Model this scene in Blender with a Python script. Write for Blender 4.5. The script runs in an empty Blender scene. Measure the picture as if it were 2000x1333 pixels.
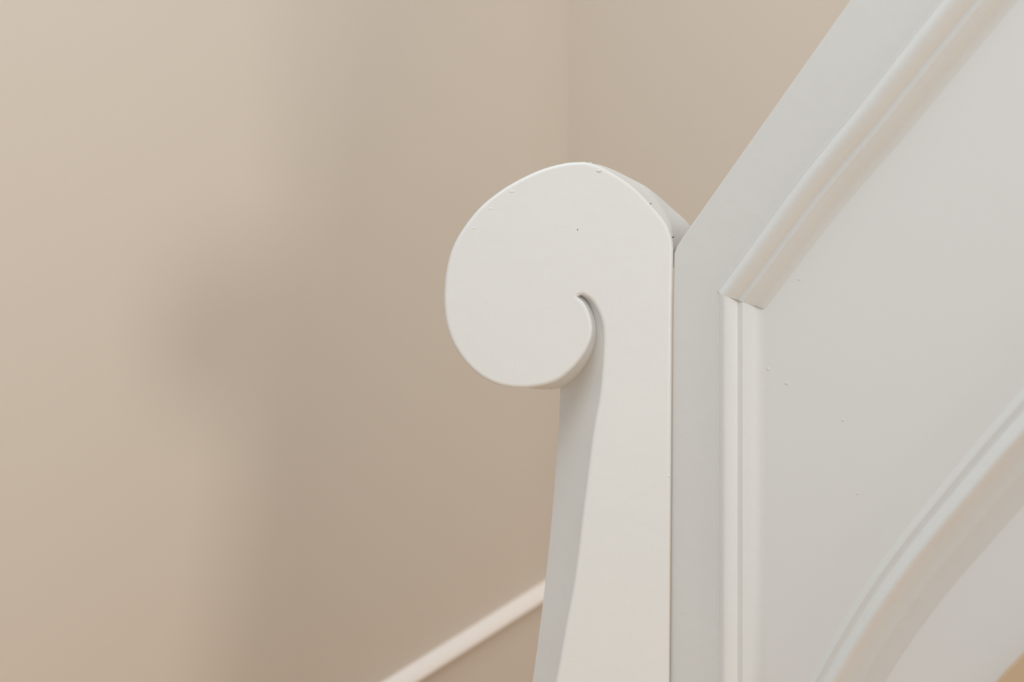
import bpy, bmesh, math, random
from mathutils import Vector, Matrix
from mathutils.geometry import tessellate_polygon

random.seed(7)
scene = bpy.context.scene
C = scene.collection

# ------------------------------------------------------------------ camera
FPX, CX, CY = 1944.4, 1000.0, 666.5          # 35 mm lens on 36 mm sensor, 2000 x 1333 frame
CAM = Vector((0.0, 0.0, 1.0))
cam_data = bpy.data.cameras.new('camera')
cam_data.lens = 35.0
cam_data.sensor_width = 36.0
cam_data.clip_start = 0.02
cam_data.dof.use_dof = True
cam_data.dof.focus_distance = 0.985
cam_data.dof.aperture_fstop = 3.3
cam = bpy.data.objects.new('camera', cam_data)
cam.location = CAM
cam.rotation_euler = (math.pi / 2, 0, 0)
C.objects.link(cam)
scene.camera = cam

# ------------------------------------------------------------------ light
world = bpy.data.worlds.new('world')
scene.world = world
world.use_nodes = True
wb = world.node_tree.nodes['Background']
wb.inputs['Color'].default_value = (0.94, 0.98, 1.0, 1)
wb.inputs['Strength'].default_value = 0.52

# daylight from a tall window further along the hall, on the open side of the stair
ld = bpy.data.lights.new('window_daylight', 'AREA')
ld.shape = 'RECTANGLE'
ld.size = 0.46
ld.size_y = 0.60
ld.energy = 19.5
ld.color = (1.0, 0.97, 0.93)
lo = bpy.data.objects.new('window_daylight', ld)
lo.location = (1.65, -1.33, 1.18)
C.objects.link(lo)
lo.rotation_euler = (Vector((-0.15, 1.2, 1.0)) - lo.location).to_track_quat('-Z', 'Y').to_euler()

# added soft overhead fill, unseen, to brighten upward faces and the panel
sd = bpy.data.lights.new('overhead_fill', 'AREA')
sd.shape = 'RECTANGLE'
sd.size = 2.0
sd.size_y = 2.0
sd.energy = 41.0
sd.color = (0.93, 0.97, 1.0)
so = bpy.data.objects.new('overhead_fill', sd)
so.location = (-0.40, -0.26, 3.2)
C.objects.link(so)
so.rotation_euler = (Vector((0.25, 0.5, 1.0)) - so.location).to_track_quat('-Z', 'Y').to_euler()

vs = scene.view_settings
vs.view_transform = 'Standard'
vs.look = 'None'
vs.exposure = 0.0
vs.gamma = 1.0
vs.use_curve_mapping = False

# ------------------------------------------------------------------ materials
def mat(name, col, rough=0.5, bump=None, var=None, spec=0.5):
    m = bpy.data.materials.new(name)
    m.use_nodes = True
    nt = m.node_tree
    b = nt.nodes['Principled BSDF']
    b.inputs['Base Color'].default_value = (*col, 1)
    b.inputs['Roughness'].default_value = rough
    b.inputs['Specular IOR Level'].default_value = spec
    tc = nt.nodes.new('ShaderNodeTexCoord')
    if var:
        scale, c2 = var
        n = nt.nodes.new('ShaderNodeTexNoise'); n.inputs['Scale'].default_value = scale
        n.inputs['Detail'].default_value = 4
        r = nt.nodes.new('ShaderNodeMix'); r.data_type = 'RGBA'
        r.inputs['A'].default_value = (*col, 1); r.inputs['B'].default_value = (*c2, 1)
        nt.links.new(tc.outputs['Object'], n.inputs['Vector'])
        nt.links.new(n.outputs['Fac'], r.inputs['Factor'])
        nt.links.new(r.outputs['Result'], b.inputs['Base Color'])
    if bump:
        prev = None
        for (scale, stretch, dist, strength) in bump:
            mp = nt.nodes.new('ShaderNodeMapping'); mp.inputs['Scale'].default_value = stretch
            n = nt.nodes.new('ShaderNodeTexNoise'); n.inputs['Scale'].default_value = scale
            n.inputs['Detail'].default_value = 3
            bp = nt.nodes.new('ShaderNodeBump')
            bp.inputs['Distance'].default_value = dist
            bp.inputs['Strength'].default_value = strength
            nt.links.new(tc.outputs['Object'], mp.inputs['Vector'])
            nt.links.new(mp.outputs['Vector'], n.inputs['Vector'])
            nt.links.new(n.outputs['Fac'], bp.inputs['Height'])
            if prev: nt.links.new(prev.outputs['Normal'], bp.inputs['Normal'])
            prev = bp
        nt.links.new(prev.outputs['Normal'], b.inputs['Normal'])
    return m

WHITE = mat('white_gloss_paint', (0.735, 0.73, 0.706), 0.38,
            bump=[(45, (1, 1, 1), 0.0010, 0.45), (260, (1, 1, 0.12), 0.0003, 0.30), (420, (1, 1, 1), 0.0002, 0.3)],
            var=(9, (0.715, 0.712, 0.69)))
PANEL_LIT = mat('white_paint_panel_lit', (0.775, 0.768, 0.75), 0.36,  # frame's white paint, lighter to carry the panel's brighter light in its colour
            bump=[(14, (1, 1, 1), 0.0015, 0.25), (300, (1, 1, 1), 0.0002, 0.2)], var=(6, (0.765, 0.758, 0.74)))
BEIGE = mat('beige_wall_paint', (0.69, 0.612, 0.528), 0.75,
            bump=[(120, (1, 1, 1), 0.0006, 0.2)], var=(1.5, (0.675, 0.592, 0.502)), spec=0.3)
CREAM = mat('cream_trim_paint', (0.96, 0.89, 0.83), 0.5, spec=0.4)
GREY = mat('dark_pinhole', (0.08, 0.075, 0.07), 0.9)

def wood_mat(name, c1, c2, axis_scale):
    m = bpy.data.materials.new(name); m.use_nodes = True
    nt = m.node_tree; b = nt.nodes['Principled BSDF']
    tc = nt.nodes.new('ShaderNodeTexCoord')
    mp = nt.nodes.new('ShaderNodeMapping'); mp.inputs['Scale'].default_value = axis_scale
    n = nt.nodes.new('ShaderNodeTexNoise'); n.inputs['Scale'].default_value = 6; n.inputs['Detail'].default_value = 6
    mx = nt.nodes.new('ShaderNodeMix'); mx.data_type = 'RGBA'
    mx.inputs['A'].default_value = (*c1, 1); mx.inputs['B'].default_value = (*c2, 1)
    nt.links.new(tc.outputs['Object'], mp.inputs['Vector']); nt.links.new(mp.outputs['Vector'], n.inputs['Vector'])
    nt.links.new(n.outputs['Fac'], mx.inputs['Factor']); nt.links.new(mx.outputs['Result'], b.inputs['Base Color'])
    b.inputs['Roughness'].default_value = 0.45
    return m
OAK = wood_mat('oak_wood', (0.62, 0.455, 0.295), (0.56, 0.40, 0.25), (1, 1, 8))
FLOORWOOD = wood_mat('oak_floor', (0.76, 0.52, 0.31), (0.66, 0.44, 0.26), (8, 1, 1))

# ------------------------------------------------------------------ helpers
def ray(px, py):
    return Vector(((px - CX) / FPX, 1.0, -(py - CY) / FPX))

def on_plane(px, py, p0, n):
    d = ray(px, py)
    return CAM + d * ((p0 - CAM).dot(n) / d.dot(n))

class Frame:
    """local frame: u along, v up, h out of the face (towards the viewer)"""
    def __init__(s, o, u, v):
        s.o, s.u, s.v = o, u.normalized(), v.normalized()
        s.n = s.u.cross(s.v).normalized()
    def px(s, x, y):
        p = on_plane(x, y, s.o, s.n) - s.o
        return (p.dot(s.u), p.dot(s.v))
    def w(s, u, v, h=0.0):
        return s.o + s.u * u + s.v * v + s.n * h

def catmull(pts, n=8):
    P = [Vector(p) for p in pts]
    P = [P[0] * 2 - P[1]] + P + [P[-1] * 2 - P[-2]]
    out = []
    for i in range(1, len(P) - 2):
        a, b, c, d = P[i - 1:i + 3]
        for k in range(n):
            t = k / n
            out.append(0.5 * ((2 * b) + (c - a) * t + (2 * a - 5 * b + 4 * c - d) * t * t
                              + (3 * b - a - 3 * c + d) * t ** 3))
    out.append(P[-2])
    return out

def resample(pts, n):
    L = [0.0]
    for a, b in zip(pts, pts[1:]): L.append(L[-1] + (b - a).length)
    out = []; j = 0
    for i in range(n):
        t = L[-1] * i / (n - 1)
        while j < len(L) - 2 and L[j + 1] < t: j += 1
        seg = L[j + 1] - L[j]
        out.append(pts[j].lerp(pts[j + 1], 0 if seg < 1e-12 else (t - L[j]) / seg))
    return out

def finish(name, bm, material, parent=None, smooth=30, recalc=True):
    if recalc: bmesh.ops.recalc_face_normals(bm, faces=bm.faces[:])
    me = bpy.data.meshes.new(name)
    bm.to_mesh(me); bm.free()
    me.materials.append(material)
    for p in me.polygons: p.use_smooth = True
    me.set_sharp_from_angle(angle=math.radians(smooth))
    o = bpy.data.objects.new(name, me)
    C.objects.link(o)
    if parent is not None:
        o.parent = parent
        o.matrix_parent_inverse = parent.matrix_world.inverted()
    return o

def area2(P):
    return sum(a[0] * b[1] - b[0] * a[1] for a, b in zip(P, P[1:] + P[:1]))

def inset(P, offs):
    """P counter-clockwise list of 2-vectors, offs[i] = inset of edge i -> i+1"""
    n = len(P); out = []
    def en(i):
        d = P[(i + 1) % n] - P[i]
        return Vector((-d.y, d.x)).normalized()
    for i in range(n):
        a, b = en(i - 1), en(i)
        oa, ob = offs[i - 1], offs[i]
        det = a.x * b.y - a.y * b.x
        if abs(det) < 0.12:
            m = (a + b).normalized() if (a + b).length > 1e-6 else a
            x = m * (0.5 * (oa + ob))
        else:
            x = Vector(((oa * b.y - ob * a.y) / det, (a.x * ob - b.x * oa) / det))
            mx = 1.8 * max(oa, ob)
            if x.length > mx: x = x.normalized() * mx
        out.append(P[i] + x)
    return out

def prism(name, fr, P, h0, h1, material, parent, r=0.0, flags=None, back=None, seg=6, smooth=30):
    """slab between heights h0 (back) and h1 (front) with a rounded front edge of radius r
    on the flagged edges; `back` may give another outline for the rear face (list of world points)"""
    P = [Vector((p[0], p[1])) for p in P]
    idx = list(range(len(P)))
    if area2(P) < 0:
        P = P[::-1]
        if back: back = back[::-1]
        if flags: f = flags[::-1]; flags = f[1:] + f[:1]
    n = len(P)
    flags = flags or [1] * n
    bm = bmesh.new()
    rings = []
    if back:
        rings.append([bm.verts.new(p) for p in back])
    else:
        rings.append([bm.verts.new(fr.w(p.x, p.y, h0)) for p in P])
    if r > 0:
        for k in range(seg + 1):
            a = math.pi / 2 * k / seg
            Q = inset(P, [r * (1 - math.cos(a)) * f for f in flags]) if k else P
            rings.append([bm.verts.new(fr.w(q.x, q.y, h1 - r + r * math.sin(a))) for q in Q])
        Q = inset(P, [(r + 0.0006) * f for f in flags])
        rings.append([bm.verts.new(fr.w(q.x, q.y, h1)) for q in Q])
    else:
        rings.append([bm.verts.new(fr.w(p.x, p.y, h1)) for p in P])
    for A, B in zip(rings, rings[1:]):
        for i in range(n):
            j = (i + 1) % n
            try: bm.faces.new((A[i], A[j], B[j], B[i]))
            except ValueError: pass
    for ring, flip in ((rings[0], True), (rings[-1], False)):
        if back and flip: pts2 = P                     # same topology as the front outline
        else: pts2 = [Vector(((v.co - fr.o).dot(fr.u), (v.co - fr.o).dot(fr.v))) for v in ring]
        for tri in tessellate_polygon([[Vector((q.x, q.y, 0)) for q in pts2]]):
            a2 = area2([pts2[t] for t in tri])
            t3 = tri if (a2 > 0) != flip else tri[::-1]
            try: bm.faces.new([ring[t] for t in t3])
            except ValueError: pass
    return finish(name, bm, material, parent, smooth, recalc=False)

def sweep(name, fr, path, profile, material, parent, m0=None, m1=None, smooth=35):
    """sweep profile (s to the left of travel, h) along a 2-D path; m0/m1 = end mitre directions"""
    path = [Vector(p) for p in path]
    n = len(path)
    rows = []
    bm = bmesh.new()
    for i, p in enumerate(path):
        d0 = (p - path[i - 1]).normalized() if i else None
        d1 = (path[i + 1] - p).normalized() if i < n - 1 else None
        d0 = d0 or d1; d1 = d1 or d0
        n0 = Vector((-d0.y, d0.x)); n1 = Vector((-d1.y, d1.x))
        m = (n0 + n1).normalized(); m = m / max(0.3, m.dot(n0))
        if i == 0 and m0 is not None: m = Vector(m0) / Vector(m0).dot(n0)
        if i == n - 1 and m1 is not None: m = Vector(m1) / Vector(m1).dot(n0)
        rows.append([bm.verts.new(fr.w(p.x + m.x * s, p.y + m.y * s, h)) for s, h in profile])
    k = len(profile)
    for A, B in zip(rows, rows[1:]):
        for i in range(k):
            j = (i + 1) % k
            bm.faces.new((A[i], A[j], B[j], B[i]))
    for r_ in (rows[0], rows[-1]):
        f = bm.faces.new(r_); bmesh.ops.triangulate(bm, faces=[f], ngon_method='EAR_CLIP')
    return finish(name, bm, material, parent, smooth)

def empty(name, loc, label, cat, group=None):
    o = bpy.data.objects.new(name, None)
    o.location = loc; o.empty_display_size = 0.1
    C.objects.link(o)
    o['label'] = label; o['category'] = cat
    if group: o['group'] = group
    bpy.context.view_layer.update()
    return o

def struct(o, label=None):
    o['kind'] = 'structure'
    if label: o['label'] = label
    return o

# ------------------------------------------------------------------ directions of the house
TH = math.radians(52)
D = Vector((math.cos(TH), -math.sin(TH), 0))       # along the balustrade, up the stair
N = Vector((-math.sin(TH), -math.cos(TH), 0))      # out of the balustrade face
UP = Vector((0, 0, 1))

# ------------------------------------------------------------------ walls and floor
CORNER = Vector(((1110 - CX) / FPX * 2.4, 2.4, 0))
def slab(name, a, b, z0, z1, thick_dir, t, material):
    bm = bmesh.new()
    vs_ = []
    for q in (a, b, b + thick_dir * t, a + thick_dir * t):
        vs_.append((bm.verts.new((q.x, q.y, z0)), bm.verts.new((q.x, q.y, z1))))
    for i in range(4):
        j = (i + 1) % 4
        bm.faces.new((vs_[i][0], vs_[j][0], vs_[j][1], vs_[i][1]))
    bm.faces.new([v[0] for v in vs_]); bm.faces.new([v[1] for v in vs_])
    return finish(name, bm, material)
# the wall seen on the left runs from the corner towards the viewer; the other one is parallel to the balustrade
struct(slab('wall_left', CORNER - N * 0.12, CORNER + N * 1.45, 0, 2.7, -D, 0.12, BEIGE), 'plain beige painted wall on the left of the corner')
struct(slab('wall_right', CORNER + D * 0.0, CORNER + D * 2.2, 0, 2.7, -N, 0.12, BEIGE), 'plain beige painted wall on the right of the corner')
F0 = CORNER - D * 0.12 - N * 0.12
struct(slab('floor', F0, F0 + N * 3.4, -0.05, 0.0, D, 4.6, FLOORWOOD), 'wooden hall floor')

# frame of the left wall: u runs from left to the corner, face towards the viewer
WL = Frame(Vector((CORNER.x, CORNER.y, CAM.z)), -N, UP)
# sloping stair skirting with a rounded cream capping on the left wall
t0 = Vector(WL.px(804, 1311)); t1 = Vector(WL.px(1062, 1149))
td = (t1 - t0).normalized(); tn = Vector((-td.y, td.x))
e1 = t0 + td * ((-0.002 - t0.x) / td.x)
zf = -0.995
e0 = t0 + td * ((-1.20 - t0.x) / td.x)
sk = prism('trim_1', WL, [e0 - tn * 0.012, e1 - tn * 0.012, (e1.x, e1.y - 0.30), (e0.x, e0.y - 0.30)], 0.0, 0.010, BEIGE, None)
struct(sk, 'beige sloping stair skirting on the wall behind the scroll newel')
prof = [(-0.021, 0.0), (-0.021, 0.022), (-0.0195, 0.0265), (-0.016, 0.028)]
prof += [(-0.008, 0.0265), (0.002, 0.0215), (0.010, 0.0145), (0.0155, 0.0075), (0.0185, 0.0)]
prof = [(q * 0.78, g) for q, g in prof]
cp = sweep('trim_2', WL, [e0, t0, t1, e1], prof, CREAM, None)
struct(cp, 'rounded cream capping strip rising along the beige wall')

# ------------------------------------------------------------------ balustrade
P0 = CAM + ray(1313, 667) * 1.005
BF = Frame(Vector((P0.x, P0.y, CAM.z)), D, UP)
assert BF.n.dot(N) > 0.99
KEND = 1.0
bal = empty('stair_balustrade', (P0.x + 0.05 * D.x, P0.y + 0.05 * D.y, 0),
            'white painted panelled stair balustrade sloping up from the scroll newel', 'balustrade')

FLOOR_V = -0.998
NEWEL_RIGHT = [(1316, 486), (1313.5, 600), (1300, 2609)]
a = Vector(BF.px(1346.5, 443)); b = Vector(BF.px(1659, 0))
sl = (b - a).normalized()
top_end = a + sl * ((KEND - a.x) / sl.x)
corner_pts = [Vector(BF.px(1311, 530)), Vector(BF.px(1313, 508)), Vector(BF.px(1315, 495)), Vector(BF.px(1321.5, 480)), Vector(BF.px(1332, 464)), a]
def newel_edge(v):
    # x of the newel's right edge at height v above the lens (front face is 1 m away)
    py = CY - v * FPX
    for (xa, ya), (xb_, yb_) in zip(NEWEL_RIGHT, NEWEL_RIGHT[1:]):
        if ya <= py <= yb_:
            return (xa + (xb_ - xa) * (py - ya) / (yb_ - ya) - CX) / FPX
    return (NEWEL_RIGHT[-1 if py > ya else 0][0] - CX) / FPX
def butt(p):
    return Vector((max(p.x, (newel_edge(p.y) + 0.0004 - P0.x) / D.x), p.y))
corner_pts = [butt(p) for p in corner_pts]
mid_left = butt(Vector((-1, (CY - 600) / FPX)))
corner_pts.insert(0, mid_left)
low_left = butt(Vector((-1, FLOOR_V)))

# upper moulding line (its outer edge) and the stile's moulding
up_px = [(1405, 571), (1436, 529), (1468, 484.5), (1516, 418), (1567, 349), (1623, 279), (1680, 210), (1762, 105), (1845, 0)]
up_path = [Vector(BF.px(*p)) for p in up_px]
ud = (up_path[-1] - up_path[-3]).normalized()
up_path.append(up_path[-1] + ud * ((0.93 - up_path[-1].x) / ud.x))
up_path = catmull(up_path[:-1], 6) + [up_path[-1]]
# lower curved moulding (line of its fillet)
lo_px = [(1452, 1650), (1480, 1570), (1533, 1456), (1599, 1333), (1680.6, 1194), (1758, 1082), (1844, 975), (1930, 872), (2000, 793)]
BF_low = Frame(BF.o + N * -0.0106, D, UP)
lo_path = [Vector(BF_low.px(*p)) for p in lo_px]
ldv = (lo_path[-1] - lo_path[-2]).normalized()
lo_end = lo_path[-1] + ldv * ((0.93 - lo_path[-1].x) / ldv.x)
lo_path = catmull(lo_path, 8) + [lo_end]
mit = up_path[0]                                    # upper left corner of the moulding
st_x = mit.x
bot = Vector((st_x, Vector(BF.px(1405, 1720)).y))

H = -0.015                                          # depth of the sunk panel behind the frame face
# sunk panel: one board behind everything
outline = corner_pts + [top_end, Vector((KEND, FLOOR_V)), low_left]
panel = prism('panel', BF, outline, -0.045, H, PANEL_LIT, bal)
# stile and top rail, painted over into one flush frame
rail_in = [p + Vector((0.0015, -0.001)) for p in up_path]
frame_o = [low_left] + corner_pts + [top_end] + rail_in[::-1] + [Vector((st_x + 0.0015, FLOOR_V))]
fl = [1] * (1 + len(corner_pts)) + [0] * (len(frame_o) - 1 - len(corner_pts))
prism('frame', BF, frame_o, H, 0.0, WHITE, bal, r=0.0022, flags=fl)

def arc(p, q, bulge, n=5):
    p, q = Vector(p), Vector(q); d = q - p; nn = Vector((-d.y, d.x)) * bulge
    return [tuple(p + d * (i / n) + nn * (4 * (i / n) * (1 - i / n))) for i in range(n + 1)]
# profile from the frame's edge (s = 0) down to the sunk panel, s grows towards the panel
front = [(-0.0034, 0.0), (-0.0024, 0.0008), (-0.0014, 0.0006)]
front += arc((0.0, 0.0008), (0.0080, 0.0044), 0.06, 4)
front += arc((0.0100, 0.0042), (0.0192, -0.0035), 0.08, 6)
front += [(0.0252, -0.0038)]
front += arc((0.0257, -0.0043), (0.0348, -0.0122), 0.05, 6)
front += [(0.0378, -0.0140), (0.0420, H)]
MP = [(-0.0034, H - 0.002)] + front + [(0.0420, H - 0.002)]
# vertical: travel downwards has the panel on its left;  sloping: travel downwards along the rail
d_up = (up_path[1] - up_path[0]).normalized()
bis = (Vector((0, -1)) + d_up).normalized()
mv = [bot, mit]
sweep('panel_moulding', BF, [mit, bot], MP, WHITE, bal, m0=bis)
sweep('panel_moulding', BF, up_path[::-1], MP, WHITE, bal, m1=bis)
# closing stile at the upper end of the panel
end_o = [(0.928, FLOOR_V), (KEND, FLOOR_V), (KEND, top_end.y - 0.002), (0.928, top_end.y - 0.002 - (KEND - 0.928) * sl.y / sl.x)]
prism('stile', BF, end_o, H, 0.0, WHITE, bal, r=0.002)
# curved lower moulding: rises from the panel, over a bead, then falls to the lower face
lf = [(0.0105, H - 0.002), (0.0105, H)]
lf += arc((0.0095, -0.0146), (0.0028, -0.0106), -0.05, 4)
lf += [(0.0022, -0.0108), (-0.0022, -0.0108)]
lf += arc((-0.0026, -0.0104), (-0.0125, -0.0018), -0.05, 5)
lf += [(-0.0140, -0.0014)]
lf += arc((-0.0155, -0.0018), (-0.0275, -0.0100), 0.08, 6)
lf += [(-0.0310, -0.0106)]
lf += arc((-0.0318, -0.0110), (-0.0420, -0.0141), 0.03, 4)
lf += [(-0.0460, H), (-0.0460, H - 0.002)]
sweep('panel_moulding', BF, lo_path, lf, WHITE, bal)
# oak strip on the string below
ok_px = [(1790, 1560), (1870, 1435), (1950, 1330), (2000, 1277), (2060, 1215)]
ok = [Vector(BF.px(*p)) for p in ok_px]
okd = (ok[-1] - ok[-2]).normalized()
ok_path = catmull(ok, 6) + [ok[-1] + okd * ((0.99 - ok[-1].x) / okd.x)]
okprof = [(0, H - 0.001), (0, 0.004), (-0.003, 0.008), (-0.052, 0.008), (-0.055, 0.004), (-0.055, H - 0.001)]
oko = sweep('string_strip', BF, ok_path, okprof, OAK, bal)
oko['label'] = 'bare oak strip along the foot of the panel'

# ------------------------------------------------------------------ scroll newel
NF = Frame(CAM + Vector((0, 1.0, 0)), Vector((1, 0, 0)), UP)        # front face
NB_Y = 1.054                                                       # rear face
newel = empty('newel_post', (0.06, 1.03, 0), 'white painted newel post topped by a large flat spiral scroll', 'newel post')

def fpx(x, y):
    u, v = NF.px(x, y); return Vector((u, v))
def bpx(x, y):
    p = CAM + ray(x, y) * NB_Y
    return Vector((p.x, p.z - CAM.z))

# section A: groove tip, round the scroll's lower side, left and top
A = [(1129, 580), (1142, 592), (1153, 614), (1158.5, 643), (1152, 673), (1135, 702), (1111, 728), (1089, 744), (1064, 753), (1030, 758.5),
     (997, 757.5), (966, 750), (935, 733), (907, 706), (885, 672), (872, 634), (867.5, 596), (868, 560), (872, 526), (882, 488),
     (901, 451), (936, 406), (979, 371), (1022, 346), (1064, 328), (1106, 317.5), (1142, 315)]
Af = resample(catmull([fpx(*p) for p in A], 6), 150)
Ab = []
for i, p in enumerate(Af):
    t = i / 149
    # the groove's inner wall slopes outwards with depth, so the cut is a shallow V
    w = max(0.0, min(1.0, (0.30 - t) / 0.18)) ** 1.3
    tg = (Af[min(i + 1, 149)] - Af[max(i - 1, 0)]).normalized()
    Ab.append(p + Vector((-tg.y, tg.x)) * (0.027 * w))
# section B: top to right shoulder
B1 = [(1142, 315), (1172, 324), (1205, 342), (1240, 367), (1272, 400), (1299, 432), (1312, 460), (1316, 486)]
B2 = [(1142, 322), (1166, 321), (1198, 332), (1232, 349), (1268, 369), (1310, 405), (1348, 443), (1352, 488)]
Bf = resample(catmull([fpx(*p) for p in B1], 6), 40)
Bb = resample(catmull([bpx(*p) for p in B2], 6), 40)
# section C: right edge down to the floor
yb = CY + FPX * 0.999
Cf = [fpx(1316, 486), fpx(1315, 531.6), fpx(1313.5, 600)] + [fpx(1313.5 - 13.5 * k / 20, 600 + (yb - 600) * k / 20) for k in range(1, 21)]
Cb = [q.copy() for q in Cf]
Cb[0] = Bb[-1].copy()
# section E: shaft's left edge up to the groove tip
E1 = [(975, yb), (980, 2100), (997, 1800), (1027, 1580), (1057, 1450), (1085, 1333), (1103, 1234), (1123, 1125), (1139, 995), (1157.5, 850), (1169, 786),
      (1174.5, 740), (1178, 690), (1178.5, 655), (1176, 632), (1168, 609), (1155, 588), (1139, 577), (1129, 578.5)]
E2 = [(960, CY + FPX * 0.999 / NB_Y), (962, 2000), (972, 1800), (999, 1580), (1020, 1450), (1040, 1333), (1054, 1230), (1067, 1122), (1078.5, 1005), (1090.5, 850), (1093, 790),
      (1095, 745), (1097, 705), (1099, 670), (1101, 645), (1104, 625), (1108, 608), (1114, 594), (1120, 588)]
Ef, Eb = [], []
ef = [fpx(*p) for p in E1]; eb = [bpx(*p) for p in E2]
Ef = catmull(ef, 7); Eb = catmull(eb, 7)
front_o = Af[:-1] + Bf[:-1] + Cf + Ef[:-1]
back_o = Ab[:-1] + Bb[:-1] + Cb + Eb[:-1]
# keep the floor line flat
front_o = [Vector((p.x, max(p.y, -0.999))) for p in front_o]
back_o = [Vector((p.x, max(p.y, -0.999))) for p in back_o]
backw = [Vector((p.x, NB_Y, CAM.z + p.y)) for p in back_o]
post = prism('scroll_board', NF, front_o, 0, 0.0, WHITE, newel, r=0.0038, back=backw, seg=7, smooth=55)

# ------------------------------------------------------------------ blemishes in the paint
def nib(fr, px, py, rx, ry, hh, material, parent, h=0.0, name='paint_nib'):
    u, v = fr.px(px, py)
    bm = bmesh.new()
    bmesh.ops.create_icosphere(bm, subdivisions=2, radius=1.0)
    for vert in bm.verts:
        c = vert.co
        k = 1 + 0.18 * math.sin(5 * c.x + 3 * c.y + px)
        vert.co = fr.w(u + c.x * rx * k, v + c.y * ry * k, h + c.z * hh)
    return finish(name, bm, material, parent, 80)
nib(NF, 1170, 334, 0.0024, 0.0014, 0.0012, WHITE, newel)
nib(NF, 1271, 398, 0.0008, 0.0006, 0.0003, GREY, newel, 0.0, name='pinhole')
for (x, y, s_) in ((1000, 374, .0030), (958, 408, .0026), (926, 446, .0022), (1120, 691, .0020)):
    nib(NF, x, y, s_, s_ * 0.45, 0.0003, WHITE, newel, 0.0 if x < 1100 and y < 700 else -0.0002)
nib(NF, 1306, 931, 0.0016, 0.0016, 0.0014, WHITE, newel, -0.001)
nib(NF, 1128, 449, 0.0006, 0.0006, 0.0002, GREY, newel, name='pinhole')
nib(NF, 1316, 463, 0.0009, 0.0009, 0.0008, GREY, newel, -0.004, name='pinhole')
nib(NF, 1152, 318.5, 0.0030, 0.0010, 0.0012, WHITE, newel, -0.003)
for (x, y, s) in ((1480, 722, .0022), (1516, 750, .0024), (1627, 823, .0016), (1655, 968, .0016), (1541, 545, .0016), (1466, 787, .0016)):
    nib(BF, x, y, s, s * 0.7, 0.0003, WHITE, bal, H)
nib(BF, 1712, 271, 0.0024, 0.0018, 0.0016, WHITE, bal, -0.013)
nib(BF, 1410, 617, 0.0008, 0.0012, 0.0006, WHITE, bal)
